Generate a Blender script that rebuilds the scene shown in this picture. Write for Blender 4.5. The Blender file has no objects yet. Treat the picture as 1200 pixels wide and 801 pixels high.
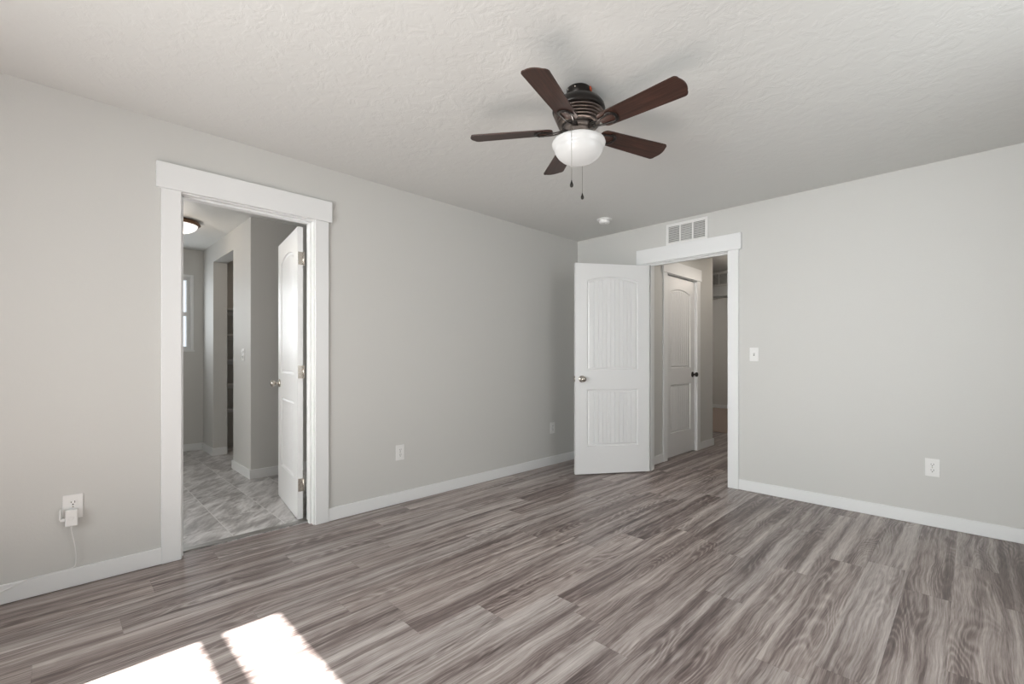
import bpy, bmesh, math, random
from mathutils import Vector, Matrix

sc = bpy.context.scene
C = sc.collection
random.seed(4)
PI = math.pi

# ------------------------------------------------------------------ camera, sky, sun, lights, exposure
cam_d = bpy.data.cameras.new('camera')
cam = bpy.data.objects.new('camera', cam_d)
C.objects.link(cam)
cam.location = (3.159, -4.164, 1.132)
cam.rotation_euler = (PI / 2, 0, math.radians(45))
cam_d.sensor_width = 36.0
cam_d.lens = 537.15 / 1200 * 36
cam_d.shift_x = -3.1 / 1200
cam_d.shift_y = 18.3 / 1200
cam_d.clip_start = 0.02
sc.camera = cam

sc.view_settings.view_transform = 'Standard'
sc.view_settings.look = 'None'
sc.view_settings.exposure = -0.03
sc.view_settings.gamma = 1.0
sc.view_settings.use_curve_mapping = False

world = bpy.data.worlds.new('sky')
sc.world = world
world.use_nodes = True
bg = world.node_tree.nodes['Background']
bg.inputs['Color'].default_value = (0.86, 0.93, 1.0, 1)
bg.inputs['Strength'].default_value = 1.3

SUN_TAN = 0.8


def lamp(name, kind, loc, energy, color=(1, 1, 1), rot=(0, 0, 0), **kw):
    d = bpy.data.lights.new(name, kind)
    d.energy = energy
    d.color = color
    for k, v in kw.items():
        setattr(d, k, v)
    o = bpy.data.objects.new(name, d)
    o.location = loc
    o.rotation_euler = rot
    C.objects.link(o)
    return o


sun = lamp('sun', 'SUN', (2, -8, 6), 58.0, (1.0, 0.975, 0.945), angle=math.radians(0.55))
sun.rotation_euler = Vector((0, 1, -SUN_TAN)).to_track_quat('-Z', 'Y').to_euler()
# daylight entering through the bedroom window (behind the camera) and the bathroom window
lamp('daylight_bedroom', 'AREA', (2.07, -5.86, 1.36), 55, (0.965, 0.995, 1.0), (PI / 2, 0, 0),
     shape='RECTANGLE', size=2.1, size_y=1.35, spread=math.radians(107))
lamp('side_fill', 'AREA', (3.86, -2.0, 1.475), 14, (0.965, 0.995, 1.0), (PI / 2, 0, PI / 2),
     shape='RECTANGLE', size=1.2, size_y=1.1)  # fill lamp added on the right to even out the room light
lamp('daylight_bathroom', 'AREA', (-3.5, -3.46, 1.66), 6, (0.93, 0.97, 1.0), (PI / 2, 0, -PI / 2),
     shape='RECTANGLE', size=0.8, size_y=0.85)
lamp('bathroom_fill', 'AREA', (-0.75, -5.46, 1.4), 20, (1.0, 0.985, 0.96), (PI / 2, 0, 0),
     shape='RECTANGLE', size=0.8, size_y=0.9, spread=math.radians(120))  # added fill for door and tile; the wall behind it has no window
lamp('hall_fill_ceiling', 'AREA', (1.45, 0.95, 2.42), 7.5, (1.0, 0.92, 0.84), (0, 0, 0), shape='DISK', size=0.3)  # unseen lamp without fixture, added to light the hallway
lamp('hall_fill_end', 'POINT', (1.2, 2.1, 2.2), 3.6, (1.0, 0.88, 0.76), shadow_soft_size=0.1)  # bare lamp added to brighten the hall end header and vent
lamp('closet_light', 'AREA', (-2.7, -2.1, 2.42), 2.2, (1.0, 0.82, 0.66), (0, 0, 0), shape='DISK', size=0.2)
lamp('far_room_fill', 'POINT', (-0.9, 4.6, 2.1), 20, (1.0, 0.93, 0.86), shadow_soft_size=0.2)  # unseen point lamp added to brighten the carpeted room


# ------------------------------------------------------------------ materials
def srgb(r, g, b):
    def f(c):
        c /= 255
        return c / 12.92 if c <= 0.04045 else ((c + 0.055) / 1.055) ** 2.4
    return (f(r), f(g), f(b), 1)


def new_mat(name, color=(0.8, 0.8, 0.8, 1), rough=0.5, metal=0.0, spec=0.5):
    m = bpy.data.materials.new(name)
    m.use_nodes = True
    p = m.node_tree.nodes['Principled BSDF']
    p.inputs['Base Color'].default_value = color
    p.inputs['Roughness'].default_value = rough
    p.inputs['Metallic'].default_value = metal
    p.inputs['Specular IOR Level'].default_value = spec
    return m, m.node_tree, p


class NT:
    """small helper to write node graphs tersely"""
    def __init__(s, nt):
        s.nt = nt

    def n(s, t, **kw):
        x = s.nt.nodes.new(t)
        for k, v in kw.items():
            setattr(x, k, v)
        return x

    def put(s, inp, v):
        if hasattr(v, 'links') or isinstance(v, bpy.types.NodeSocket):
            s.nt.links.new(v, inp)
        elif v is not None:
            inp.default_value = v

    def m(s, op, a, b=None, c=None, clamp=False):
        x = s.n('ShaderNodeMath', operation=op, use_clamp=clamp)
        s.put(x.inputs[0], a)
        if b is not None:
            s.put(x.inputs[1], b)
        if c is not None:
            s.put(x.inputs[2], c)
        return x.outputs[0]

    def xyz(s, x, y, z):
        c = s.n('ShaderNodeCombineXYZ')
        for i, v in enumerate((x, y, z)):
            s.put(c.inputs[i], v)
        return c.outputs[0]

    def sep(s, v):
        c = s.n('ShaderNodeSeparateXYZ')
        s.put(c.inputs[0], v)
        return c.outputs

    def noise(s, vec, scale=1, detail=2, rough=0.5, dist=0):
        x = s.n('ShaderNodeTexNoise')
        s.put(x.inputs['Vector'], vec)
        x.inputs['Scale'].default_value = scale
        x.inputs['Detail'].default_value = detail
        x.inputs['Roughness'].default_value = rough
        x.inputs['Distortion'].default_value = dist
        return x.outputs[0]

    def ramp(s, fac, stops, interp='LINEAR'):
        x = s.n('ShaderNodeValToRGB')
        s.put(x.inputs[0], fac)
        cr = x.color_ramp
        cr.interpolation = interp
        while len(cr.elements) < len(stops):
            cr.elements.new(0.5)
        for e, (p, c) in zip(cr.elements, stops):
            e.position = p
            e.color = c
        return x.outputs[0]

    def mix(s, fac, a, b, blend='MIX'):
        x = s.n('ShaderNodeMix', data_type='RGBA', blend_type=blend)
        s.put(x.inputs[0], fac)
        s.put(x.inputs[6], a)
        s.put(x.inputs[7], b)
        return x.outputs[2]

    def obj(s):
        return s.n('ShaderNodeTexCoord').outputs['Object']

    def bump(s, h, p, strength=0.3, dist=0.01):
        x = s.n('ShaderNodeBump')
        x.inputs['Strength'].default_value = strength
        x.inputs['Distance'].default_value = dist
        s.put(x.inputs['Height'], h)
        s.nt.links.new(x.outputs[0], p.inputs['Normal'])


def g(v):
    return (v, v, v, 1)


def mat_wall():
    m, nt, p = new_mat('greige_paint', (0.583, 0.578, 0.554, 1), 0.55, spec=0.3)
    q = NT(nt)
    h = q.noise(q.obj(), 90, 3, 0.6)
    q.bump(h, p, 0.12, 0.004)
    return m


def mat_ceiling():
    m, nt, p = new_mat('textured_ceiling_paint', (0.648, 0.648, 0.628, 1), 0.5, spec=0.35)
    q = NT(nt)
    o = q.obj()
    a = q.ramp(q.noise(o, 13, 4, 0.62, 0.6), [(0.44, g(0)), (0.58, g(1))])
    b = q.noise(o, 60, 3, 0.6)
    q.bump(q.m('ADD', a, q.m('MULTIPLY', b, 0.5)), p, 0.115, 0.006)
    return m


def mat_floor():
    m, nt, p = new_mat('grey_brown_plank_vinyl', rough=0.36, spec=0.45)
    q = NT(nt)
    x, y, z = q.sep(q.obj())
    W, L = 0.170, 1.22
    xr = q.m('DIVIDE', q.m('SUBTRACT', x, 2.238), W)
    row = q.m('FLOOR', xr)
    fx = q.m('FRACT', xr)
    wn = q.n('ShaderNodeTexWhiteNoise', noise_dimensions='1D')
    q.put(wn.inputs['W'], row)
    off = wn.outputs['Value']
    yr = q.m('ADD', q.m('DIVIDE', y, L), off)
    seg = q.m('FLOOR', yr)
    fy = q.m('FRACT', yr)
    wn2 = q.n('ShaderNodeTexWhiteNoise', noise_dimensions='3D')
    q.put(wn2.inputs['Vector'], q.xyz(row, seg, 3.3))
    r = wn2.outputs['Value']
    rc = q.sep(wn2.outputs['Color'])
    sh = q.m('MULTIPLY', r, 61.0)
    # wandering of the grain
    wob = q.m('MULTIPLY', q.m('SUBTRACT', q.noise(q.xyz(q.m('MULTIPLY', x, 3.0), q.m('MULTIPLY', y, 2.2), sh), 1, 2), 0.5), 0.045)
    xw = q.m('ADD', x, wob)
    broad = q.noise(q.xyz(q.m('MULTIPLY', xw, 19), q.m('MULTIPLY', y, 0.55), sh), 1, 3, 0.55, 0.12)
    mid = q.noise(q.xyz(q.m('MULTIPLY', xw, 62), q.m('MULTIPLY', y, 1.3), sh), 1, 4, 0.65, 0.1)
    fine = q.noise(q.xyz(q.m('MULTIPLY', xw, 230), q.m('MULTIPLY', y, 9), sh), 1, 4, 0.65)
    # cathedral rings
    field = q.noise(q.xyz(q.m('MULTIPLY', xw, 7.5), q.m('MULTIPLY', y, 0.95), q.m('ADD', sh, 9.0)), 1, 1.5, 0.4, 0.1)
    jit = q.m('MULTIPLY', q.m('SUBTRACT', fine, 0.5), 2.0)
    rings = q.m('SINE', q.m('ADD', q.m('MULTIPLY', field, 165), jit))
    rings = q.m('POWER', q.m('MULTIPLY_ADD', rings, 0.5, 0.5), 1.6)
    mask = q.ramp(q.noise(q.xyz(q.m('MULTIPLY', x, 9), q.m('MULTIPLY', y, 1.4), q.m('ADD', sh, 21.0)), 1, 2), [(0.45, g(0)), (0.62, g(1))])
    t = q.m('ADD', q.m('MULTIPLY', q.m('SUBTRACT', broad, 0.5), 1.35), 0.5)
    t = q.m('ADD', t, q.m('MULTIPLY', q.m('SUBTRACT', mid, 0.5), 1.0))
    t = q.m('ADD', t, q.m('MULTIPLY', q.m('SUBTRACT', fine, 0.5), 0.85))
    t = q.m('SUBTRACT', t, q.m('MULTIPLY', q.m('MULTIPLY', q.m('SUBTRACT', 1.0, rings), mask), 0.22))
    t = q.m('ADD', t, q.m('MULTIPLY', q.m('SUBTRACT', rc[0], 0.5), 0.16))
    # a few knots
    vor = q.n('ShaderNodeTexVoronoi', feature='F1')
    q.put(vor.inputs['Vector'], q.xyz(q.m('MULTIPLY', x, 3.1), q.m('MULTIPLY', y, 1.05), 0))
    vor.inputs['Scale'].default_value = 1.0
    knot = q.ramp(vor.outputs['Distance'], [(0.015, g(1)), (0.055, g(0))])
    t = q.m('SUBTRACT', t, q.m('MULTIPLY', knot, 0.35))
    t = q.m('ADD', t, 0.0, clamp=True)
    col = q.ramp(t, [(0.0, srgb(76, 66, 64)), (0.28, srgb(112, 100, 97)), (0.5, srgb(148, 138, 134)),
                     (0.72, srgb(176, 168, 164)), (1.0, srgb(202, 196, 191))])
    tint = q.mix(q.m('MULTIPLY', rc[1], 0.5), col, q.mix(1.0, col, (0.98, 0.90, 0.86, 1), 'MULTIPLY'))
    seam = q.m('MAXIMUM', q.m('LESS_THAN', fx, 0.010), q.m('LESS_THAN', fy, 0.0016))
    col = q.mix(q.m('MULTIPLY', seam, 0.22), tint, srgb(58, 50, 48))
    q.put(p.inputs['Base Color'], col)
    rg = q.m('MULTIPLY_ADD', mid, 0.16, 0.29)
    q.put(p.inputs['Roughness'], rg)
    q.bump(q.m('SUBTRACT', q.m('MULTIPLY', fine, 0.4), seam), p, 0.10, 0.002)
    return m


def mat_tile():
    m, nt, p = new_mat('grey_marbled_floor_tile', rough=0.28, spec=0.5)
    q = NT(nt)
    x, y, z = q.sep(q.obj())
    W, L = 0.312, 0.624
    yr = q.m('DIVIDE', q.m('ADD', y, 3.062), W)
    row = q.m('FLOOR', yr)
    fy = q.m('FRACT', yr)
    xr = q.m('ADD', q.m('DIVIDE', q.m('ADD', x, 0.20), L), q.m('MULTIPLY', row, 0.38))
    seg = q.m('FLOOR', xr)
    fx = q.m('FRACT', xr)
    wn = q.n('ShaderNodeTexWhiteNoise', noise_dimensions='3D')
    q.put(wn.inputs['Vector'], q.xyz(row, seg, 1.7))
    sh = q.m('MULTIPLY', wn.outputs['Value'], 40)
    # veins run diagonally across each tile
    u = q.m('ADD', q.m('MULTIPLY', x, 0.80), q.m('MULTIPLY', y, -0.60))
    v = q.m('ADD', q.m('MULTIPLY', x, 0.60), q.m('MULTIPLY', y, 0.80))
    b = q.noise(q.xyz(q.m('MULTIPLY', u, 1.7), q.m('MULTIPLY', v, 5.0), sh), 1, 6, 0.62, 1.4)
    f = q.noise(q.xyz(q.m('MULTIPLY', u, 9), q.m('MULTIPLY', v, 36), sh), 1, 4, 0.6, 0.5)
    t = q.m('ADD', q.m('MULTIPLY', b, 0.72), q.m('MULTIPLY', f, 0.28))
    col = q.ramp(t, [(0.32, srgb(112, 107, 105)), (0.45, srgb(160, 156, 154)), (0.54, srgb(196, 193, 191)), (0.68, srgb(226, 224, 222))])
    gr = q.m('MAXIMUM', q.m('LESS_THAN', fy, 0.011), q.m('LESS_THAN', fx, 0.0055))
    q.put(p.inputs['Base Color'], q.mix(gr, col, srgb(214, 212, 209)))
    q.bump(q.m('SUBTRACT', 1.0, gr), p, 0.25, 0.002)
    return m


def mat_carpet():
    m, nt, p = new_mat('beige_carpet', rough=0.95, spec=0.1)
    q = NT(nt)
    h = q.noise(q.obj(), 140, 4, 0.7)
    q.put(p.inputs['Base Color'], q.ramp(h, [(0.3, srgb(150, 134, 124)), (0.7, srgb(188, 172, 162))]))
    q.bump(h, p, 0.6, 0.01)
    return m


def mat_blade():
    m, nt, p = new_mat('dark_walnut_veneer', rough=0.42, spec=0.4)
    q = NT(nt)
    x, y, z = q.sep(q.obj())
    n1 = q.noise(q.xyz(q.m('MULTIPLY', x, 4), q.m('MULTIPLY', y, 70), z), 1, 4, 0.6, 0.4)
    n2 = q.noise(q.xyz(q.m('MULTIPLY', x, 14), q.m('MULTIPLY', y, 320), z), 1, 3, 0.6)
    t = q.m('ADD', q.m('MULTIPLY', n1, 0.7), q.m('MULTIPLY', n2, 0.3))
    q.put(p.inputs['Base Color'], q.ramp(t, [(0.3, srgb(34, 21, 17)), (0.5, srgb(60, 39, 32)), (0.72, srgb(84, 57, 47))]))
    return m


def mat_glass():
    m = bpy.data.materials.new('window_glass')
    m.use_nodes = True
    nt = m.node_tree
    nt.nodes.clear()
    q = NT(nt)
    out = q.n('ShaderNodeOutputMaterial')
    mx = q.n('ShaderNodeMixShader')
    lw = q.n('ShaderNodeLayerWeight')
    lw.inputs['Blend'].default_value = 0.5
    fac = q.m('MULTIPLY_ADD', q.m('POWER', lw.outputs['Facing'], 4.0), 0.8, 0.05)
    tr = q.n('ShaderNodeBsdfTransparent')
    gl = q.n('ShaderNodeBsdfGlossy')
    gl.inputs['Roughness'].default_value = 0.02
    nt.links.new(fac, mx.inputs[0])
    nt.links.new(tr.outputs[0], mx.inputs[1])
    nt.links.new(gl.outputs[0], mx.inputs[2])
    nt.links.new(mx.outputs[0], out.inputs[0])
    return m


def mat_opal(name, strength, base=0.85):
    m, nt, p = new_mat(name, (base, base, base * 0.985, 1), 0.25, spec=0.5)
    p.inputs['Emission Color'].default_value = (1.0, 0.97, 0.93, 1)
    p.inputs['Emission Strength'].default_value = strength
    return m


def mat_brushed(name, color, rough):
    m, nt, p = new_mat(name, color, rough, 1.0)
    q = NT(nt)
    h = q.noise(q.obj(), 300, 2)
    q.put(p.inputs['Roughness'], q.m('MULTIPLY_ADD', h, 0.12, rough - 0.06))
    return m


def mat_paint(name, col, rough, bump=0.05):
    m, nt, p = new_mat(name, col, rough, spec=0.45)
    q = NT(nt)
    q.bump(q.noise(q.obj(), 60, 3), p, bump, 0.002)
    return m


WALL = mat_wall()
CEIL = mat_ceiling()
FLOOR = mat_floor()
TILE = mat_tile()
CARPET = mat_carpet()
TRIM = mat_paint('white_trim_paint', (0.755, 0.76, 0.755, 1), 0.38)
DOOR = mat_paint('white_door_paint', (0.73, 0.73, 0.725, 1), 0.34)
PLASTIC = mat_paint('white_plastic', (0.76, 0.755, 0.74, 1), 0.32, 0.02)
DARK = mat_paint('black_slot', (0.015, 0.015, 0.015, 1), 0.7, 0.0)
NICKEL = mat_brushed('brushed_nickel', (0.52, 0.48, 0.43, 1), 0.26)
BRONZE = mat_brushed('oil_rubbed_bronze', (0.022, 0.018, 0.016, 1), 0.34)
BRONZE.node_tree.nodes['Principled BSDF'].inputs['Metallic'].default_value = 0.55
BRONZE2 = mat_brushed('bronze_louvers', (0.10, 0.084, 0.076, 1), 0.36)
BRONZE2.node_tree.nodes['Principled BSDF'].inputs['Metallic'].default_value = 0.6
BLADE = mat_blade()
GLASS = mat_glass()
OPAL = mat_opal('opal_fan_bowl', 0.27, 0.40)
OPAL2 = mat_opal('opal_flush_dome', 0.9)
GREY_METAL = mat_brushed('grey_transition_metal', (0.34, 0.33, 0.31, 1), 0.4)
SUBFLOOR = mat_paint('dark_expansion_gap', (0.03, 0.028, 0.026, 1), 0.9, 0.0)
DUCT = mat_paint('grey_duct_interior', (0.30, 0.30, 0.29, 1), 0.8, 0.0)
FINS = mat_brushed('pale_bronze_fins', (0.24, 0.20, 0.18, 1), 0.4)
CHAIN = mat_brushed('aged_chain_metal', (0.22, 0.20, 0.18, 1), 0.45)
ORANGE = mat_paint('orange_paint', srgb(190, 84, 50), 0.6, 0.0)


# ------------------------------------------------------------------ mesh helpers
def B():
    return bmesh.new()


def box(bm, x0, x1, y0, y1, z0, z1, bevel=0.0, segs=2):
    t = bmesh.new() if bevel else bm
    v = [t.verts.new(c) for c in ((x0, y0, z0), (x1, y0, z0), (x1, y1, z0), (x0, y1, z0),
                                  (x0, y0, z1), (x1, y0, z1), (x1, y1, z1), (x0, y1, z1))]
    for f in ((0, 3, 2, 1), (4, 5, 6, 7), (0, 1, 5, 4), (1, 2, 6, 5), (2, 3, 7, 6), (3, 0, 4, 7)):
        t.faces.new([v[i] for i in f])
    if bevel:
        bmesh.ops.bevel(t, geom=list(t.edges), offset=bevel, segments=segs, affect='EDGES', profile=0.5)
        me = bpy.data.meshes.new('tmp')
        t.to_mesh(me)
        t.free()
        bm.from_mesh(me)
        bpy.data.meshes.remove(me)
    return bm


def lathe(bm, prof, segs=48, cx=0, cy=0, axis='z', smooth=True):
    rings = []
    for (r, h) in prof:
        if r < 1e-6:
            p = (cx, cy, h) if axis == 'z' else (cx, h, cy)
            rings.append([bm.verts.new(p)])
        else:
            ring = []
            for i in range(segs):
                a = 2 * PI * i / segs
                u, w = r * math.cos(a), r * math.sin(a)
                ring.append(bm.verts.new((cx + u, cy + w, h) if axis == 'z' else (cx + u, h, cy + w)))
            rings.append(ring)
    for a, b in zip(rings, rings[1:]):
        for i in range(segs):
            j = (i + 1) % segs
            if len(a) == 1 and len(b) == 1:
                continue
            if len(a) == 1:
                f = bm.faces.new((a[0], b[i], b[j]))
            elif len(b) == 1:
                f = bm.faces.new((a[i], b[0], a[j]))
            else:
                f = bm.faces.new((a[i], b[i], b[j], a[j]))
            f.smooth = smooth
    return bm


def tube(bm, pts, r, segs=8, closed=False, rz=None):
    pts = [Vector(p) for p in pts]
    n = len(pts)
    rings = []
    for i, p in enumerate(pts):
        if closed:
            t = pts[(i + 1) % n] - pts[i - 1]
        else:
            t = pts[min(i + 1, n - 1)] - pts[max(i - 1, 0)]
        t.normalize()
        up = Vector((0, 0, 1)) if abs(t.z) < 0.9 else Vector((1, 0, 0))
        s = t.cross(up).normalized()
        w = s.cross(t).normalized()
        rr = r[i] if isinstance(r, (list, tuple)) else r
        rings.append([bm.verts.new(p + s * (rr * math.cos(2 * PI * k / segs)) + w * ((rz or rr) * math.sin(2 * PI * k / segs))) for k in range(segs)])
    m = n if closed else n - 1
    for i in range(m):
        a, b = rings[i], rings[(i + 1) % n]
        for k in range(segs):
            f = bm.faces.new((a[k], a[(k + 1) % segs], b[(k + 1) % segs], b[k]))
            f.smooth = True
    if not closed:
        bm.faces.new(rings[0])
        bm.faces.new(list(reversed(rings[-1])))
    return bm


def obj(name, bm, mat, parent=None, loc=(0, 0, 0), rot=(0, 0, 0)):
    bmesh.ops.recalc_face_normals(bm, faces=bm.faces)
    me = bpy.data.meshes.new(name)
    bm.to_mesh(me)
    bm.free()
    for m in (mat if isinstance(mat, (list, tuple)) else [mat]):
        me.materials.append(m)
    o = bpy.data.objects.new(name, me)
    o.location = loc
    o.rotation_euler = rot
    C.objects.link(o)
    if parent:
        o.parent = parent
    return o


def tag(o, label, cat, group=None, kind=None):
    o['label'] = label
    o['category'] = cat
    if group:
        o['group'] = group
    if kind:
        o['kind'] = kind
    return o


def thing(name, label, cat, loc=(0, 0, 0), rot=(0, 0, 0), group=None, kind=None):
    o = bpy.data.objects.new(name, None)
    o.empty_display_size = 0.05
    o.location = loc
    o.rotation_euler = rot
    C.objects.link(o)
    return tag(o, label, cat, group, kind)


def struct(name, boxes, mat, label, cat, bevel=0.0):
    bm = B()
    for b in boxes:
        box(bm, *b, bevel=bevel)
    return tag(obj(name, bm, mat), label, cat, kind='structure')


H = 2.44

# ------------------------------------------------------------------ shell: bedroom
struct('floor', [(-0.075, 3.9, -5.9, 0.0, -0.06, 0.0), (0.852, 1.658, 0.0, 0.12, -0.06, 0.0)], FLOOR,
       'grey-brown wood-look plank floor of the bedroom', 'floor')
struct('ceiling', [(0.0, 4.02, -6.2, 0.0, H, H + 0.2)], CEIL, 'white textured bedroom ceiling carrying the fan', 'ceiling')
struct('wall_left', [(-0.12, 0, -5.9, -3.681, 0, H), (-0.12, 0, -2.911, 0.12, 0, H), (-0.12, 0, -3.681, -2.911, 2.078, H)], WALL,
       'long greige bedroom wall on the left with the bathroom doorway', 'wall')
struct('wall_back', [(0, 0.852, 0, 0.12, 0, H), (1.658, 4.02, 0, 0.12, 0, H), (0.852, 1.658, 0, 0.12, 2.078, H)], WALL,
       'greige bedroom wall on the right with the hallway doorway', 'wall')
WS = (-2.62, -1.38)
struct('wall_right', [(3.9, 4.02, -5.9, WS[0], 0, H), (3.9, 4.02, WS[1], 0, 0, H), (3.9, 4.02, WS[0], WS[1], 0, 0.9), (3.9, 4.02, WS[0], WS[1], 2.05, H)],
       WALL, 'bedroom wall to the right of the camera with an added window', 'wall')
WX = (0.94, 3.2)
struct('wall_front', [(-0.12, WX[0], -6.05, -5.9, 0, H), (WX[1], 4.02, -6.05, -5.9, 0, H),
                      (WX[0], WX[1], -6.05, -5.9, 0, 0.62), (WX[0], WX[1], -6.05, -5.9, 2.06, H)], WALL,
       'bedroom wall behind the camera with the sunlit window', 'wall')


def window(name, label, x0, x1, z0, z1, rail, loc, rot):
    """single hung vinyl window, local x across, y outwards"""
    RH = 0.024
    w = thing(name, label, 'window', loc, rot, kind='structure')
    bm = B()
    f = 0.04
    box(bm, x0, x0 + f, 0, 0.07, z0, z1)
    box(bm, x1 - f, x1, 0, 0.07, z0, z1)
    box(bm, x0 + f, x1 - f, 0, 0.07, z0, z0 + f)
    box(bm, x0 + f, x1 - f, 0, 0.07, z1 - f, z1)
    obj('window_frame', bm, TRIM, w)
    bm = B()
    box(bm, x0 + f, x1 - f, 0.012, 0.05, rail - RH, rail + RH)
    obj('meeting_rail', bm, TRIM, w)
    bm = B()
    box(bm, x0 + f, x1 - f, 0.034, 0.039, rail + RH, z1 - f)
    obj('pane', bm, GLASS, w)
    bm = B()
    box(bm, x0 + f, x1 - f, 0.022, 0.027, z0 + f, rail - RH)
    obj('pane', bm, GLASS, w)
    return w


window('window_1', 'white framed bedroom window behind the camera', WX[0], WX[1], 0.62, 2.06, 1.784, (0, -5.9, 0), (0, 0, PI))
bpy.data.objects['window_1'].location = (WX[0] + WX[1], -5.92, 0)
w2 = window('window_2_added', 'added white framed bedroom window right of the camera', WS[0], WS[1], 0.9, 2.05, 1.45, (3.92, 0, 0), (0, 0, -PI / 2))  # unseen window, added to go with the side fill lamp
w2.location = (3.93, WS[0] + WS[1], 0)


def baseboard(name, runs, label):
    bm = B()
    for r in runs:
        box(bm, *r, 0.0, 0.089, bevel=0.003, segs=1)
    return tag(obj(name, bm, TRIM), label, 'baseboard', kind='structure')


baseboard('baseboard_left', [(0, 0.014, -5.9, -3.755), (0, 0.014, -2.837, 0)], 'white baseboard along the left bedroom wall')
baseboard('baseboard_back', [(0.014, 0.778, -0.014, 0), (1.733, 3.9, -0.014, 0)], 'white baseboard along the right-hand bedroom wall')


# ------------------------------------------------------------------ door casings and jambs  (local: x along wall, +y into the room that sees it)
def casing(name, label, x0, x1, depth, loc, rot, both=True, jamb=True, header_top=2.206, clip=None):
    """x0..x1 clear width between casing edges; wall occupies y -depth..0"""
    t = thing(name, label, 'door casing', loc, rot, kind='structure')
    cw = 0.090
    sides = [(0.0, 1)] + ([(-depth, -1)] if both else [])
    for (yb, s) in sides:
        for (a, b) in ((x0 - cw, x0), (x1, x1 + cw)):
            bm = B()
            ya, yc = sorted((yb, yb + s * 0.018))
            box(bm, a, b, ya, yc, 0, 2.064, bevel=0.002, segs=1)
            obj('side_casing', bm, TRIM, t)
        bm = B()
        ya, yc = sorted((yb, yb + s * 0.026))
        box(bm, x0 - cw - 0.022, x1 + cw + 0.022, ya, yc, 2.064, header_top, bevel=0.002, segs=1)
        obj('head_casing', bm, TRIM, t)
    if jamb:
        e = 0.006
        for (a, b, s) in ((x0 - 0.012, x0 + e, 1), (x1 - e, x1 + 0.012, -1)):
            bm = B()
            box(bm, a, b, -depth, 0, 0, 2.076)
            st = (b, b + 0.011) if s > 0 else (a - 0.011, a)
            box(bm, st[0], st[1], -depth * 0.62, -depth * 0.30, 0, 2.058)
            obj('jamb', bm, TRIM, t)
        bm = B()
        box(bm, x0 + e, x1 - e, -depth, 0, 2.058, 2.076)
        box(bm, x0 + e, x1 - e, -depth * 0.62, -depth * 0.30, 2.047, 2.058)
        obj('head_jamb', bm, TRIM, t)
    return t


# bathroom doorway: world y runs along the wall; room side is +x.  local x -> -y  (rot -90deg): local y -> +x
casing('trim_1', 'white door casing with a wide flat header around the bathroom doorway', 2.925, 3.667, 0.12, (0, 0, 0), (0, 0, -PI / 2))
# hallway doorway: room side is -y: rot 180: local x -> -x, local y -> -y
casing('trim_2', 'white door casing with a wide flat header around the hallway doorway', -1.643, -0.867, 0.12, (0, 0, 0), (0, 0, PI))


# ------------------------------------------------------------------ two panel plank doors
def panel_geometry(bm, px0, px1, z0, z1, rise, y, sgn, ztop_face, zbot_face):
    """one moulded plank panel; returns nothing. builds also the rail strips above/below between px0..px1"""
    prof = [(0.0, 0.0), (0.003, 0.008), (0.013, 0.0115), (0.024, 0.004), (0.030, 0.004)]
    # sample positions for arch / groove edges
    inner = 0.030
    a, b = px0 + inner, px1 - inner
    n = max(6, int(round((b - a) / 0.041)))
    gw = 0.004
    xs = [(0.0, 0.0)]
    for i in range(1, n):
        c = i / n
        w = gw / (b - a)
        xs += [(c - w, 0), (c - w * 0.35, 1), (c + w * 0.35, 1), (c + w, 0)]
    xs.append((1.0, 0))

    def arch(u):
        return z1 - rise + rise * (1 - (2 * u - 1) ** 2) if rise else z1

    loops = []
    for k, (ins, dep) in enumerate(prof):
        last = k == len(prof) - 1
        bot, top = [], []
        for (u, gr) in xs:
            x = px0 + ins + u * (px1 - px0 - 2 * ins)
            d = dep + (0.005 if last and gr else 0.0)
            bot.append(bm.verts.new((x, y - sgn * d, z0 + ins)))
            top.append(bm.verts.new((x, y - sgn * d, arch(u) - ins)))
        loops.append((bot, top))
    for (b0, t0), (b1, t1) in zip(loops, loops[1:]):
        for i in range(len(xs) - 1):
            bm.faces.new((b0[i], b0[i + 1], b1[i + 1], b1[i]))
            bm.faces.new((t0[i], t0[i + 1], t1[i + 1], t1[i]))
        bm.faces.new((b0[0], b1[0], t1[0], t0[0]))
        bm.faces.new((b0[-1], b1[-1], t1[-1], t0[-1]))
    bl, tl = loops[-1]
    for i in range(len(xs) - 1):
        bm.faces.new((bl[i], bl[i + 1], tl[i + 1], tl[i]))
    # rails above and below
    b0, t0 = loops[0]
    up = [bm.verts.new((v.co.x, y, ztop_face)) for v in t0]
    dn = [bm.verts.new((v.co.x, y, zbot_face)) for v in b0]
    for i in range(len(xs) - 1):
        bm.faces.new((t0[i], t0[i + 1], up[i + 1], up[i]))
        bm.faces.new((dn[i], dn[i + 1], b0[i + 1], b0[i]))


def knob(parent, x, z, y, sgn, mat):
    k = B()
    lathe(k, [(0, 0.0), (0.032, 0.0), (0.033, 0.004), (0.028, 0.010), (0.014, 0.013), (0.011, 0.020), (0.011, 0.030),
              (0.018, 0.036), (0.0255, 0.044), (0.0275, 0.053), (0.0255, 0.061), (0.017, 0.067), (0, 0.069)], 32, axis='y')
    for v in k.verts:
        v.co = Vector((x + v.co.x, y + sgn * v.co.y, z + v.co.z))
    return obj('knob', k, mat, parent)


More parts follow.
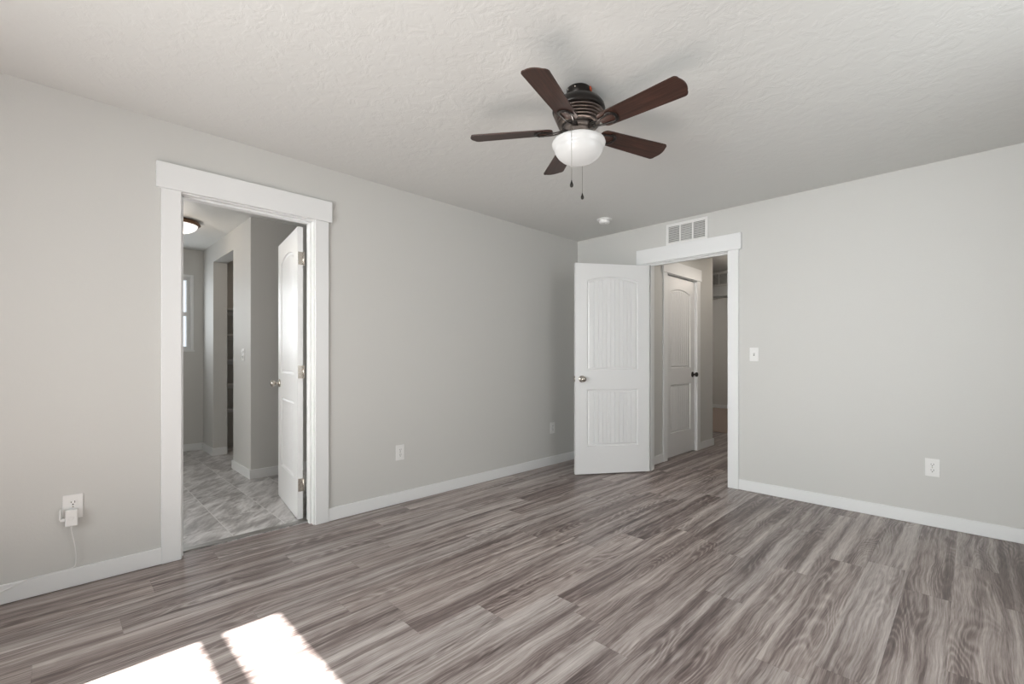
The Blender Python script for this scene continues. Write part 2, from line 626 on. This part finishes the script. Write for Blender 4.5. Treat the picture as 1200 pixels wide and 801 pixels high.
def door(name, label, W, loc, ang, knob_x, knob_mat, hinge_x, hinges=True, T=0.035, Hh=2.028):
    """local x along the leaf, visible face at +y, z up from the bottom edge"""
    d = thing(name, label, 'door', loc, (0, 0, ang), kind='structure')
    bm = B()
    st = 0.118
    mid = 0.905
    for (y, s) in ((T / 2, 1), (-T / 2, -1)):
        for (a, b) in ((0, st), (W - st, W)):
            v = [bm.verts.new(c) for c in ((a, y, 0), (b, y, 0), (b, y, Hh), (a, y, Hh))]
            bm.faces.new(v)
        panel_geometry(bm, st, W - st, 0.265, 0.812, 0.0, y, s, mid, 0.0)
        panel_geometry(bm, st, W - st, 1.000, 1.905, 0.042, y, s, Hh, mid)
    for c in (((0, -1), (0, 1)), ((W, -1), (W, 1))):
        v = [bm.verts.new((c[0][0], sg * T / 2, zz)) for sg, zz in ((-1, 0), (1, 0), (1, Hh), (-1, Hh))]
        bm.faces.new(v)
    for zz in (0, Hh):
        v = [bm.verts.new(p) for p in ((0, -T / 2, zz), (W, -T / 2, zz), (W, T / 2, zz), (0, T / 2, zz))]
        bm.faces.new(v)
    o = obj('panel_leaf', bm, DOOR, d)
    knob(d, knob_x, 0.915, T / 2, 1, knob_mat)
    knob(d, knob_x, 0.915, -T / 2, -1, knob_mat)
    edge = 0.0 if knob_x < W / 2 else W
    s = -1 if edge == 0 else 1
    bm = B()
    box(bm, *sorted((edge, edge + s * 0.0015)), -0.0125, 0.0125, 0.915 - 0.028, 0.915 + 0.028)
    box(bm, *sorted((edge, edge + s * 0.010)), -0.007, 0.007, 0.915 - 0.009, 0.915 + 0.009, bevel=0.002, segs=1)
    obj('latch_plate', bm, NICKEL, d)
    return d, T, Hh


def hinge(parent, z, x, ys, jamb_dx, jamb_dy):
    """leaf let into the door edge at x=0, barrel at (x, ys), other leaf reaching to the jamb"""
    h = B()
    box(h, -0.0025, 0.0005, -0.0175, 0.014, z - 0.0445, z + 0.0445)
    lathe(h, [(0, z - 0.047), (0.0062, z - 0.046), (0.0062, z + 0.046), (0, z + 0.047)], 14, x, ys)
    return obj('hinge', h, NICKEL, parent)


# bedroom door, open into the room
dA = Vector((-0.566, -0.824, 0)).normalized()
nA = Vector((-dA.y, dA.x, 0))
oA = Vector((0.897, -0.020, 0.012)) - nA * 0.0175
dr, T, Hh = door('door_1', 'open white two-panel bedroom door in front of the room corner', 0.762, oA, math.atan2(dA.y, dA.x), 0.762 - 0.064, NICKEL, 0)
for z in (0.235, 1.02, 1.81):
    hinge(dr, z, -0.005, -0.0215, 0, 0)

# bathroom door, open into the bathroom
dB = Vector((-0.990, 0.142, 0)).normalized()
nB = Vector((-dB.y, dB.x, 0))
oB = Vector((-0.150, -2.982, 0.012)) - nB * 0.0175
dr, T, Hh = door('door_2', 'open white two-panel door swung into the bathroom', 0.711, oB, math.atan2(dB.y, dB.x), 0.711 - 0.064, NICKEL, 0)
for z in (0.235, 1.02, 1.81):
    hinge(dr, z, -0.005, -0.0215, 0, 0)

# ------------------------------------------------------------------ hallway
struct('floor_hall', [(-2.5, 1.9, 0.12, 2.94, -0.06, 0.0)], FLOOR, 'grey-brown plank floor of the hallway beyond the doorway', 'floor')
struct('ceiling_hall', [(-2.5, 2.02, 0.0, 6.45, H, H + 0.2), (2.02, 4.02, 0.0, 0.12, H, H + 0.2)], CEIL, 'textured ceiling of the hallway and far room', 'ceiling')
HD = (0.588, 1.350)
struct('wall_hall', [(0.65, 0.77, 0.12, HD[0] - 0.012, 0, H), (0.65, 0.77, HD[1] + 0.012, 1.86, 0, H), (0.65, 0.77, HD[0] - 0.012, HD[1] + 0.012, 2.078, H),
                     (-2.5, 0.65, 1.74, 1.86, 0, H)], WALL, 'greige hallway wall holding the closed closet door', 'wall')
struct('wall_hall_right', [(1.9, 2.02, 0.12, 3.05, 0, H)], WALL, 'right wall of the hallway', 'wall')
struct('wall_hall_end', [(-2.5, 0.16, 2.94, 3.06, 0, H), (0.98, 1.9, 2.94, 3.06, 0, H), (0.16, 0.98, 2.94, 3.06, 2.078, H)], WALL,
       'wall at the end of the hallway with an opening to the carpeted room', 'wall')
struct('wall_far', [(-2.6, 2.02, 6.3, 6.42, 0, H), (-2.6, -2.5, 1.74, 6.3, 0, H), (1.9, 2.02, 3.05, 6.3, 0, H)], WALL, 'walls of the carpeted room at the end of the hallway', 'wall')
struct('floor_far', [(-2.5, 1.9, 2.94, 6.3, -0.06, 0.008)], CARPET, 'beige carpet of the room beyond the hallway', 'floor')
baseboard('baseboard_hall', [(0.77, 0.784, 0.138, HD[0] - 0.09), (0.77, 0.784, HD[1] + 0.09, 1.86), (0.62, 0.784, 1.86, 1.874)], 'white baseboard beside the hallway closet door')
baseboard('baseboard_far', [(-2.5, 1.9, 6.286, 6.3)], 'white baseboard of the carpeted far room')
# hallway closet door: visible side +x; rot -90: local x -> -y
casing('trim_3', 'white casing around the closed closet door in the hallway', -HD[1], -HD[0], 0.12, (0.77, 0, 0), (0, 0, -PI / 2), both=False)
door('door_3', 'closed white two-panel closet door in the hallway', HD[1] - HD[0] - 0.018, (0.758 - 0.0175, HD[1] - 0.009, 0.014), -PI / 2, 0.064, BRONZE, 0)
casing('trim_4', 'white casing around the opening at the end of the hallway', -0.968, -0.172, 0.12, (0, 2.94, 0), (0, 0, PI), both=False)


# ------------------------------------------------------------------ return air grilles
def grille(name, label, loc, rot, w=0.402, h=0.205):
    t = thing(name, label, 'air vent', loc, rot, group=None)
    fw = 0.026
    bm = B()
    box(bm, 0, w, 0, 0.010, 0, fw, bevel=0.002, segs=1)
    box(bm, 0, w, 0, 0.010, h - fw, h, bevel=0.002, segs=1)
    box(bm, 0, fw, 0, 0.010, fw, h - fw, bevel=0.002, segs=1)
    box(bm, w - fw, w, 0, 0.010, fw, h - fw, bevel=0.002, segs=1)
    obj('frame', bm, PLASTIC, t)
    cell = (w - 2 * fw - 2 * 0.014) / 3
    for k in (1, 2):
        bm = B()
        xa = fw + k * cell + (k - 1) * 0.014
        box(bm, xa, xa + 0.014, 0.0, 0.009, fw, h - fw)
        obj('divider', bm, PLASTIC, t)
    bm = B()
    n = 10
    for i in range(n):
        z = fw + (i + 0.5) * (h - 2 * fw) / n
        v = [bm.verts.new(c) for c in ((fw, 0.008, z - 0.0062), (w - fw, 0.008, z - 0.0062), (w - fw, -0.002, z + 0.004), (fw, -0.002, z + 0.004),
                                       (fw, 0.0085, z - 0.0052), (w - fw, 0.0085, z - 0.0052), (w - fw, -0.0015, z + 0.0049), (fw, -0.0015, z + 0.0049))]
        for f in ((0, 1, 2, 3), (7, 6, 5, 4), (0, 4, 5, 1), (3, 2, 6, 7)):
            bm.faces.new([v[j] for j in f])
    obj('louvers', bm, PLASTIC, t)
    bm = B()
    box(bm, fw * 0.8, w - fw * 0.8, -0.0005, 0.0012, fw * 0.8, h - fw * 0.8)
    obj('duct_backing', bm, DUCT, t)
    return t


grille('air_vent', 'white three-section air vent sitting on the header of the hallway doorway', (1.469, -0.001, 2.203), (0, 0, PI))
grille('air_vent', 'white air vent high on the end wall of the hallway, seen through the doorway', (0.70, 2.939, 2.215), (0, 0, PI))

# ------------------------------------------------------------------ bathroom and its closet
BX = -1.595   # end face of the stub wall
BY = -2.885   # face of the closet wall
OX = (-3.03, -2.185)
struct('floor_bathroom', [(-3.55, -0.085, -5.5, -0.9, -0.06, 0.004)], TILE, 'grey marbled tile floor of the bathroom', 'floor')
struct('trim_5', [(-0.137, -0.085, -3.661, -2.931, 0.0, 0.0085)], GREY_METAL, 'grey metal transition strip on the bathroom threshold', 'threshold', bevel=0.0025)
struct('floor_gap', [(-0.12, -0.07, -3.70, -2.89, -0.06, -0.012)], SUBFLOOR, 'dark gap between plank floor and bathroom tile', 'floor')
struct('ceiling_bathroom', [(-3.7, 0.0, -5.6, 0.12, H, H + 0.2)], CEIL, 'textured ceiling of the bathroom', 'ceiling')
struct('wall_bathroom', [(OX[1], BX, BY, BY + 0.14, 0, H), (-3.55, OX[0], BY, BY + 0.14, 0, H), (OX[0], OX[1], BY, BY + 0.14, 2.235, H),
                         (BX - 0.12, BX, BY + 0.14, -0.9, 0, H)], WALL, 'greige wall between the bathroom and its open shelf closet', 'wall')
struct('wall_bathroom_side', [(-3.7, -0.12, -0.9, -0.78, 0, H)], WALL, 'side wall closing the bathroom and closet', 'wall')
BW = (-3.92, -3.005, 1.225, 2.11)
struct('wall_bathroom_end', [(-3.7, -3.55, -5.5, BW[0], 0, H), (-3.7, -3.55, BW[1], -0.78, 0, H), (-3.7, -3.55, BW[0], BW[1], 0, BW[2]),
                             (-3.7, -3.55, BW[0], BW[1], BW[3], H)], WALL, 'end wall of the bathroom with a window', 'wall')
struct('wall_bathroom_front', [(-3.7, -0.12, -5.6, -5.5, 0, H)], WALL, 'front wall of the bathroom', 'wall')
struct('wall_bathroom_return', [(-0.12, 0, -6.05, -5.9, 0, H)], WALL, 'wall return beside the bathroom', 'wall')
baseboard('baseboard_bathroom', [(OX[1] - 0.014, BX, BY - 0.014, BY), (BX, BX + 0.014, BY - 0.014, -0.9), (-3.55, OX[0], BY - 0.014, BY),
                                 (OX[0], OX[0] + 0.014, BY - 0.014, BY + 0.14), (OX[1] - 0.014, OX[1], BY, BY + 0.14), (-3.55, -3.536, -5.5, BY - 0.014)],
          'white baseboard around the bathroom walls')
w3 = window('window_3', 'white framed bathroom window at the end of the bathroom', BW[0], BW[1], BW[2], BW[3], 1.66, (-3.58, 0, 0), (0, 0, PI / 2))
bm = B()
box(bm, -3.575, -3.535, BW[0] - 0.03, BW[1] + 0.03, BW[2] - 0.022, BW[2], bevel=0.003, segs=1)
box(bm, -3.552, -3.538, BW[1] - 0.01, BW[1] + 0.022, BW[2], BW[3] + 0.022, bevel=0.002, segs=1)
box(bm, -3.552, -3.538, BW[0] - 0.022, BW[0] + 0.01, BW[2], BW[3] + 0.022, bevel=0.002, segs=1)
box(bm, -3.552, -3.538, BW[0] + 0.01, BW[1] - 0.01, BW[3] - 0.01, BW[3] + 0.022, bevel=0.002, segs=1)
tag(obj('trim_6', bm, TRIM), 'white trim around the bathroom window', 'window trim', kind='structure')

for k, (z, nm) in enumerate(((1.735, 'topmost'), (1.420, 'second from the top'), (1.109, 'third from the top'), (0.806, 'fourth from the top'), (0.50, 'lowest'))):
    bm = B()
    box(bm, -3.55, -3.25, BY + 0.14, -1.4, z - 0.019, z, bevel=0.002, segs=1)
    s = thing('closet_shelf', 'white shelf board in the bathroom closet, %s of the five' % nm, 'shelf', (0, 0, 0), group='shelves in the bathroom closet')
    s.location = (-3.25, -2.0, z)
    for v in bm.verts:
        v.co -= Vector((-3.25, -2.0, z))
    obj('board', bm, TRIM, s)
    bm = B()
    box(bm, -0.30, -0.282, BY + 0.14 + 2.0, 0.6, -0.065, -0.019)
    obj('cleat', bm, TRIM, s)

# flush dome light on the bathroom ceiling
t = thing('flush_ceiling_light', 'round bronze-rimmed dome light glowing on the bathroom ceiling', 'ceiling light', (-2.19, -3.335, H))
bm = B()
lathe(bm, [(0, 0), (0.150, 0), (0.158, -0.012), (0.166, -0.020), (0.170, -0.034), (0.160, -0.042), (0.140, -0.042), (0.135, -0.030), (0, -0.030)], 56)
obj('rim', bm, mat_brushed('brown_bronze_rim', (0.20, 0.12, 0.075, 1), 0.4), t)
bm = B()
lathe(bm, [(0.146, -0.040)] + [(0.146 * math.cos(a), -0.040 - 0.080 * math.sin(a)) for a in [k * PI / 2 / 10 for k in range(1, 10)]] + [(0, -0.120)], 56)
obj('glass_dome', bm, OPAL2, t)
lamp('bathroom_bulb', 'POINT', (-2.19, -3.335, 2.25), 2.6, (1.0, 0.84, 0.68), shadow_soft_size=0.1)


# ------------------------------------------------------------------ wall plates  (local: x across, y out of the wall, z up, origin at plate centre)
def plate_mesh(w, h):
    bm = B()
    box(bm, -w / 2, w / 2, 0, 0.0055, -h / 2, h / 2, bevel=0.0025, segs=2)
    return bm


def outlet(label, loc, rot, w=0.074, h=0.119, two=True):
    t = thing('wall_outlet', label, 'outlet', loc, rot)
    obj('cover_plate', plate_mesh(w, h), PLASTIC, t)
    for zc in (0.0195, -0.0195):
        bm = B()
        # rounded receptacle face
        n = 24
        top, bot = [], []
        for i in range(n):
            a = 2 * PI * i / n
            x, z = 0.0172 * math.cos(a), max(-0.0135, min(0.0135, 0.0172 * math.sin(a)))
            bot.append(bm.verts.new((x, 0.004, zc + z)))
            top.append(bm.verts.new((x * 0.97, 0.0075, zc + z * 0.97)))
        bm.faces.new(top)
        for i in range(n):
            bm.faces.new((bot[i], bot[(i + 1) % n], top[(i + 1) % n], top[i]))
        r = obj('receptacle', bm, PLASTIC, t)
        bm = B()
        box(bm, -0.0078, -0.0052, 0.0072, 0.0079, zc - 0.001, zc + 0.0085)
        box(bm, 0.0052, 0.0078, 0.0072, 0.0079, zc, zc + 0.0075)
        lathe(bm, [(0, 0.0072), (0.0030, 0.0072), (0.0030, 0.0079), (0, 0.0079)], 12, 0, zc - 0.0078, axis='y')
        obj('slots', bm, DARK, r)
    bm = B()
    lathe(bm, [(0, 0.005), (0.0032, 0.005), (0.003, 0.0065), (0, 0.0068)], 14, axis='y')
    obj('screw', bm, NICKEL, t)
    return t


RL = (0, 0, -PI / 2)   # on the left wall, facing +x
RB = (0, 0, PI)        # on the back wall, facing -y
outlet('white wall outlet with a plug-in adapter, left of the bathroom doorway', (0, -4.1055, 0.3945), RL)
outlet('white wall outlet on the left wall midway between bathroom doorway and open bedroom door', (0, -2.2705, 0.394), RL)
outlet('small white wall outlet on the left wall beside the open bedroom door', (0, -0.440, 0.388), RL)
outlet('white wall outlet low on the right-hand wall', (2.966, 0, 0.394), RB)


def switch(label, loc, rot, n=1):
    w = 0.070 if n == 1 else 0.072
    t = thing('light_switch', label, 'light switch', loc, rot)
    obj('cover_plate', plate_mesh(w, 0.114), PLASTIC, t)
    zs = (0,) if n == 1 else (0.024, -0.024)
    for zc in zs:
        bm = B()
        box(bm, -0.0055, 0.0055, 0.005, 0.0065, zc - 0.0125, zc + 0.0125)
        obj('toggle_slot', bm, mat_slot, t)
        bm = B()
        v0 = [(-0.004, 0.005, zc - 0.004), (0.004, 0.005, zc - 0.004), (0.004, 0.005, zc + 0.006), (-0.004, 0.005, zc + 0.006)]
        v1 = [(-0.0035, 0.019, zc + 0.007), (0.0035, 0.019, zc + 0.007), (0.0035, 0.017, zc + 0.0125), (-0.0035, 0.017, zc + 0.0125)]
        a = [bm.verts.new(c) for c in v0]
        b = [bm.verts.new(c) for c in v1]
        bm.faces.new(b)
        for i in range(4):
            bm.faces.new((a[i], a[(i + 1) % 4], b[(i + 1) % 4], b[i]))
        obj('toggle', bm, PLASTIC, t)
    for zc in (0.042, -0.042):
        bm = B()
        lathe(bm, [(0, 0.005), (0.003, 0.005), (0.0028, 0.0063), (0, 0.0066)], 12, 0, zc, axis='y')
        obj('screw', bm, PLASTIC, t)
    return t


mat_slot = mat_paint('grey_switch_slot', (0.32, 0.32, 0.31, 1), 0.6, 0)
switch('white toggle light switch right of the hallway doorway', (1.8535, 0, 1.159), RB)
switch('white double light switch on the bathroom wall corner', (-1.826, BY, 1.160), RB, 2)

# ------------------------------------------------------------------ adapter plugged into the first outlet, with its cable
t = thing('power_adapter', 'white plug-in power adapter in the outlet left of the bathroom doorway, its cord hanging down', 'power adapter', (0.0075, -4.112, 0.372), RL)
# local x is world -y ; local y is world +x
bm = B()
box(bm, -0.024, 0.022, 0.0, 0.034, -0.066, 0.013, bevel=0.005, segs=3)
obj('body', bm, PLASTIC, t)
bm = B()
ring = [(0.010 * math.cos(a), 0.034, -0.027 + 0.0085 * math.sin(a)) for a in [2 * PI * k / 20 for k in range(20)]]
tube(bm, ring, 0.0008, 6, closed=True)
obj('embossed_ring', bm, PLASTIC, t)
bm = B()
box(bm, 0.036, 0.043, 0.006, 0.020, -0.030, 0.022, bevel=0.002, segs=1)
box(bm, 0.020, 0.040, 0.004, 0.018, -0.040, -0.027, bevel=0.002, segs=1)
obj('side_clip', bm, PLASTIC, t)
bm = B()
tube(bm, [(0, 0.017, -0.065), (0, 0.017, -0.076), (0.0, 0.017, -0.086)], [0.0042, 0.0036, 0.0022], 10)
obj('strain_relief', bm, PLASTIC, t)


def curve_pts(ctrl, n=8):
    out = []
    P = [Vector(c) for c in ctrl]
    for i in range(len(P) - 1):
        p0, p1, p2, p3 = P[max(i - 1, 0)], P[i], P[i + 1], P[min(i + 2, len(P) - 1)]
        for k in range(n):
            s = k / n
            out.append(0.5 * ((2 * p1) + (p2 - p0) * s + (2 * p0 - 5 * p1 + 4 * p2 - p3) * s * s + (3 * p1 - p0 - 3 * p2 + p3) * s ** 3))
    out.append(P[-1])
    return out


# cable in local coordinates: x = -(worldy+4.112), y = worldx-0.0075, z = worldz-0.372
def loc_(x, y, z):
    return (-(y + 4.112), x - 0.0075, z - 0.372)


bm = B()
tube(bm, curve_pts([loc_(0.0245, -4.112, 0.288), loc_(0.024, -4.108, 0.26), loc_(0.020, -4.099, 0.20), loc_(0.016, -4.095, 0.14),
                    loc_(0.011, -4.099, 0.102), loc_(0.008, -4.120, 0.0915), loc_(0.009, -4.18, 0.0915), loc_(0.012, -4.24, 0.0915), loc_(0.0165, -4.27, 0.086),
                    loc_(0.0165, -4.32, 0.068), loc_(0.0165, -4.45, 0.030), loc_(0.02, -4.60, 0.003), loc_(0.03, -4.8, 0.003)]), 0.0021, 8)
obj('cord', bm, PLASTIC, t)

# ------------------------------------------------------------------ smoke detector
t = thing('smoke_detector', 'round white smoke detector on the bedroom ceiling near the corner', 'smoke detector', (0.691, -0.491, H))
bm = B()
lathe(bm, [(0, 0), (0.070, 0), (0.070, -0.006), (0.066, -0.010), (0, -0.010)], 48)
obj('mounting_base', bm, PLASTIC, t)
bm = B()
lathe(bm, [(0.050, -0.009), (0.052, -0.014), (0.050, -0.030), (0.044, -0.037), (0.020, -0.041), (0, -0.041)], 48)
obj('sensor_body', bm, PLASTIC, t)
bm = B()
lathe(bm, [(0, -0.0405), (0.009, -0.0405), (0.009, -0.043), (0, -0.0435)], 20, 0.018, 0.0)
obj('test_button', bm, PLASTIC, t)

# ------------------------------------------------------------------ ceiling fan
FX, FY = 1.797, -2.360
fan = thing('ceiling_fan', 'dark bronze five-blade ceiling fan with a lit white bowl light and two pull chains', 'ceiling fan', (FX, FY, H))
bm = B()
lathe(bm, [(0, 0), (0.056, 0), (0.059, -0.003), (0.060, -0.036), (0.056, -0.042), (0.050, -0.050), (0, -0.050)], 48)
can = obj('canopy', bm, BRONZE, fan)
for a in (-1.9, -1.2, 0.4, 2.4):
    bm = B()
    lathe(bm, [(0, 0.0595), (0.004, 0.0595), (0.004, 0.062), (0, 0.0625)], 12, 0, -0.016, axis='y')
    o = obj('screw', bm, NICKEL, can, rot=(0, 0, a - PI / 2))
bm = B()
box(bm, 0.058, 0.064, -0.010, 0.012, -0.020, -0.004, bevel=0.001, segs=1)
tg = obj('orange_block', bm, ORANGE, can, rot=(0, 0, math.radians(18)))  # small orange block for a spot of unclear origin
tg['label'] = 'small orange block at the canopy edge'
bm = B()
lathe(bm, [(0, -0.045), (0.050, -0.046), (0.080, -0.052), (0.108, -0.066), (0.124, -0.088), (0.1285, -0.106), (0.126, -0.114), (0.118, -0.118), (0.090, -0.122), (0, -0.122)], 64)
obj('motor_housing', bm, BRONZE, fan)
# louvred lower ring: dark core with paler fins
bm = B()
lathe(bm, [(0.112, -0.112), (0.108, -0.118), (0.082, -0.179), (0, -0.179)], 64)
core = obj('louvered_ring', bm, BRONZE, fan)
bm = B()
for k in range(5):
    z, r = -0.121 - 0.0125 * k, 0.121 - 0.0055 * k
    lathe(bm, [(r - 0.018, z), (r, z - 0.001), (r + 0.0005, z - 0.0035), (r, z - 0.0055), (r - 0.018, z - 0.0065)], 64)
obj('fins', bm, FINS, core)
bm = B()
lathe(bm, [(0, -0.175), (0.070, -0.175), (0.074, -0.181), (0.074, -0.192), (0.062, -0.199), (0.048, -0.203), (0.048, -0.236), (0, -0.236)], 48)
obj('switch_housing', bm, BRONZE2, fan)
bm = B()
lathe(bm, [(0, -0.234), (0.046, -0.234), (0.075, -0.244), (0.080, -0.250), (0.078, -0.256), (0, -0.256)], 48)
# three thumb screws with fitter lugs
for a in (0.5, 0.5 + 2 * PI / 3, 0.5 + 4 * PI / 3):
    tube(bm, [(0.05 * math.cos(a), 0.05 * math.sin(a), -0.248), (0.098 * math.cos(a), 0.098 * math.sin(a), -0.252)], 0.0045, 8)
obj('light_kit_fitter', bm, BRONZE2, fan)

ZB = -0.199   # blade plane


def blade_mesh():
    # outline in local x (radial), y (width)
    r0, r1 = 0.128, 0.533
    pts = []

    def corner(cx, cy, rad, a0, a1, n=7):
        for i in range(n + 1):
            a = a0 + (a1 - a0) * i / n
            pts.append((cx + rad * math.cos(a), cy + rad * math.sin(a)))

    w0, w1 = 0.050, 0.062
    corner(r0 + 0.026, -w0 + 0.030, 0.028, PI, 1.5 * PI)
    corner(r1 - 0.024, -w1 + 0.020, 0.020, 1.5 * PI, 2 * PI)
    # gently bowed tip
    for i in range(1, 8):
        u = i / 8
        y = (-w1 + 0.020) + u * 2 * (w1 - 0.020)
        pts.append((r1 - 0.004 + 0.012 * (1 - (2 * u - 1) ** 2), y))
    corner(r1 - 0.024, w1 - 0.020, 0.020, 0, 0.5 * PI)
    corner(r0 + 0.026, w0 - 0.030, 0.028, 0.5 * PI, PI)
    bm = B()
    th = 0.0055
    a = [bm.verts.new((x, y, -th / 2)) for x, y in pts]
    b = [bm.verts.new((x, y, th / 2)) for x, y in pts]
    bm.faces.new(list(reversed(a)))
    bm.faces.new(b)
    n = len(pts)
    for i in range(n):
        bm.faces.new((a[i], a[(i + 1) % n], b[(i + 1) % n], b[i]))
    return bm


def iron_mesh():
    bm = B()
    # arms leave the flywheel, spread and meet in a crescent pad under the blade
    for s in (-1, 1):
        tube(bm, curve_pts([(0.060, s * 0.010, 0.006), (0.095, s * 0.014, -0.004), (0.130, s * 0.020, -0.009), (0.165, s * 0.026, -0.008), (0.196, s * 0.030, -0.007)], 5),
             0.0055, 8, rz=0.0035)
    arc = [(0.172 + 0.040 * math.cos(a), 0.036 * math.sin(a), -0.007) for a in [(-PI / 2) + PI * k / 14 for k in range(15)]]
    tube(bm, arc, [0.004 + 0.0055 * math.sin(PI * k / 14) for k in range(15)], 8, rz=0.0035)
    for (x, y) in ((0.196, 0.026), (0.196, -0.026), (0.210, 0)):
        lathe(bm, [(0.0045, -0.009), (0.0045, -0.0115), (0, -0.0125)], 10, x, y)
    box(bm, 0.050, 0.078, -0.016, 0.016, -0.002, 0.012, bevel=0.002, segs=1)
    return bm


bmesh_blade = blade_mesh()
first = obj('blade', bmesh_blade, BLADE, fan)
iron0 = obj('blade_iron', iron_mesh(), BRONZE, first)
PITCH = math.radians(-12)


def put_blade(o, k):
    a = math.radians(-0.1 + 72 * k)
    o.matrix_local = Matrix.Translation((0, 0, ZB)) @ Matrix.Rotation(a, 4, 'Z') @ Matrix.Rotation(PITCH, 4, 'X')


for k in range(5):
    if k == 0:
        b_ = first
    else:
        b_ = first.copy()
        C.objects.link(b_)
        b_.parent = fan
        i_ = iron0.copy()
        C.objects.link(i_)
        i_.parent = b_
    put_blade(b_, k)

bm = B()
lathe(bm, [(0.112, -0.250), (0.126, -0.256), (0.1295, -0.266), (0.127, -0.276), (0.119, -0.285), (0.1165, -0.291), (0.117, -0.297),
           (0.112, -0.309), (0.101, -0.325), (0.084, -0.340), (0.059, -0.352), (0.030, -0.359), (0, -0.361)], 64)
obj('glass_bowl', bm, OPAL, fan)
lamp('fan_bulb', 'POINT', (FX, FY, H - 0.312), 2.6, (1.0, 0.93, 0.86), shadow_soft_size=0.03)
# pull chains: one over the near rim of the bowl, one behind it
cdir = Vector((math.sin(PI / 4), -math.cos(PI / 4), 0))      # towards the camera
rdir = Vector((math.cos(PI / 4), math.sin(PI / 4), 0))
for (depth, lat, z0, z1) in ((0.134, -0.051, -0.246, -0.496), (-0.134, 0.038, -0.246, -0.459)):
    p = cdir * depth + rdir * lat
    q0 = cdir * (0.049 if depth > 0 else -0.049) + rdir * lat * 0.5
    bm = B()
    tube(bm, [(q0.x, q0.y, -0.228), ((q0.x + p.x) / 2, (q0.y + p.y) / 2, -0.232), (p.x, p.y, z0), (p.x, p.y, z1)], 0.0011, 6)
    ch = obj('pull_chain', bm, CHAIN, fan)
    bm = B()
    lathe(bm, [(0, z1 + 0.004), (0.0022, z1), (0.0035, z1 - 0.006), (0.0075, z1 - 0.016), (0.0082, z1 - 0.022), (0.006, z1 - 0.029), (0, z1 - 0.032)], 20, p.x, p.y)
    obj('pull_pendant', bm, BRONZE, ch)
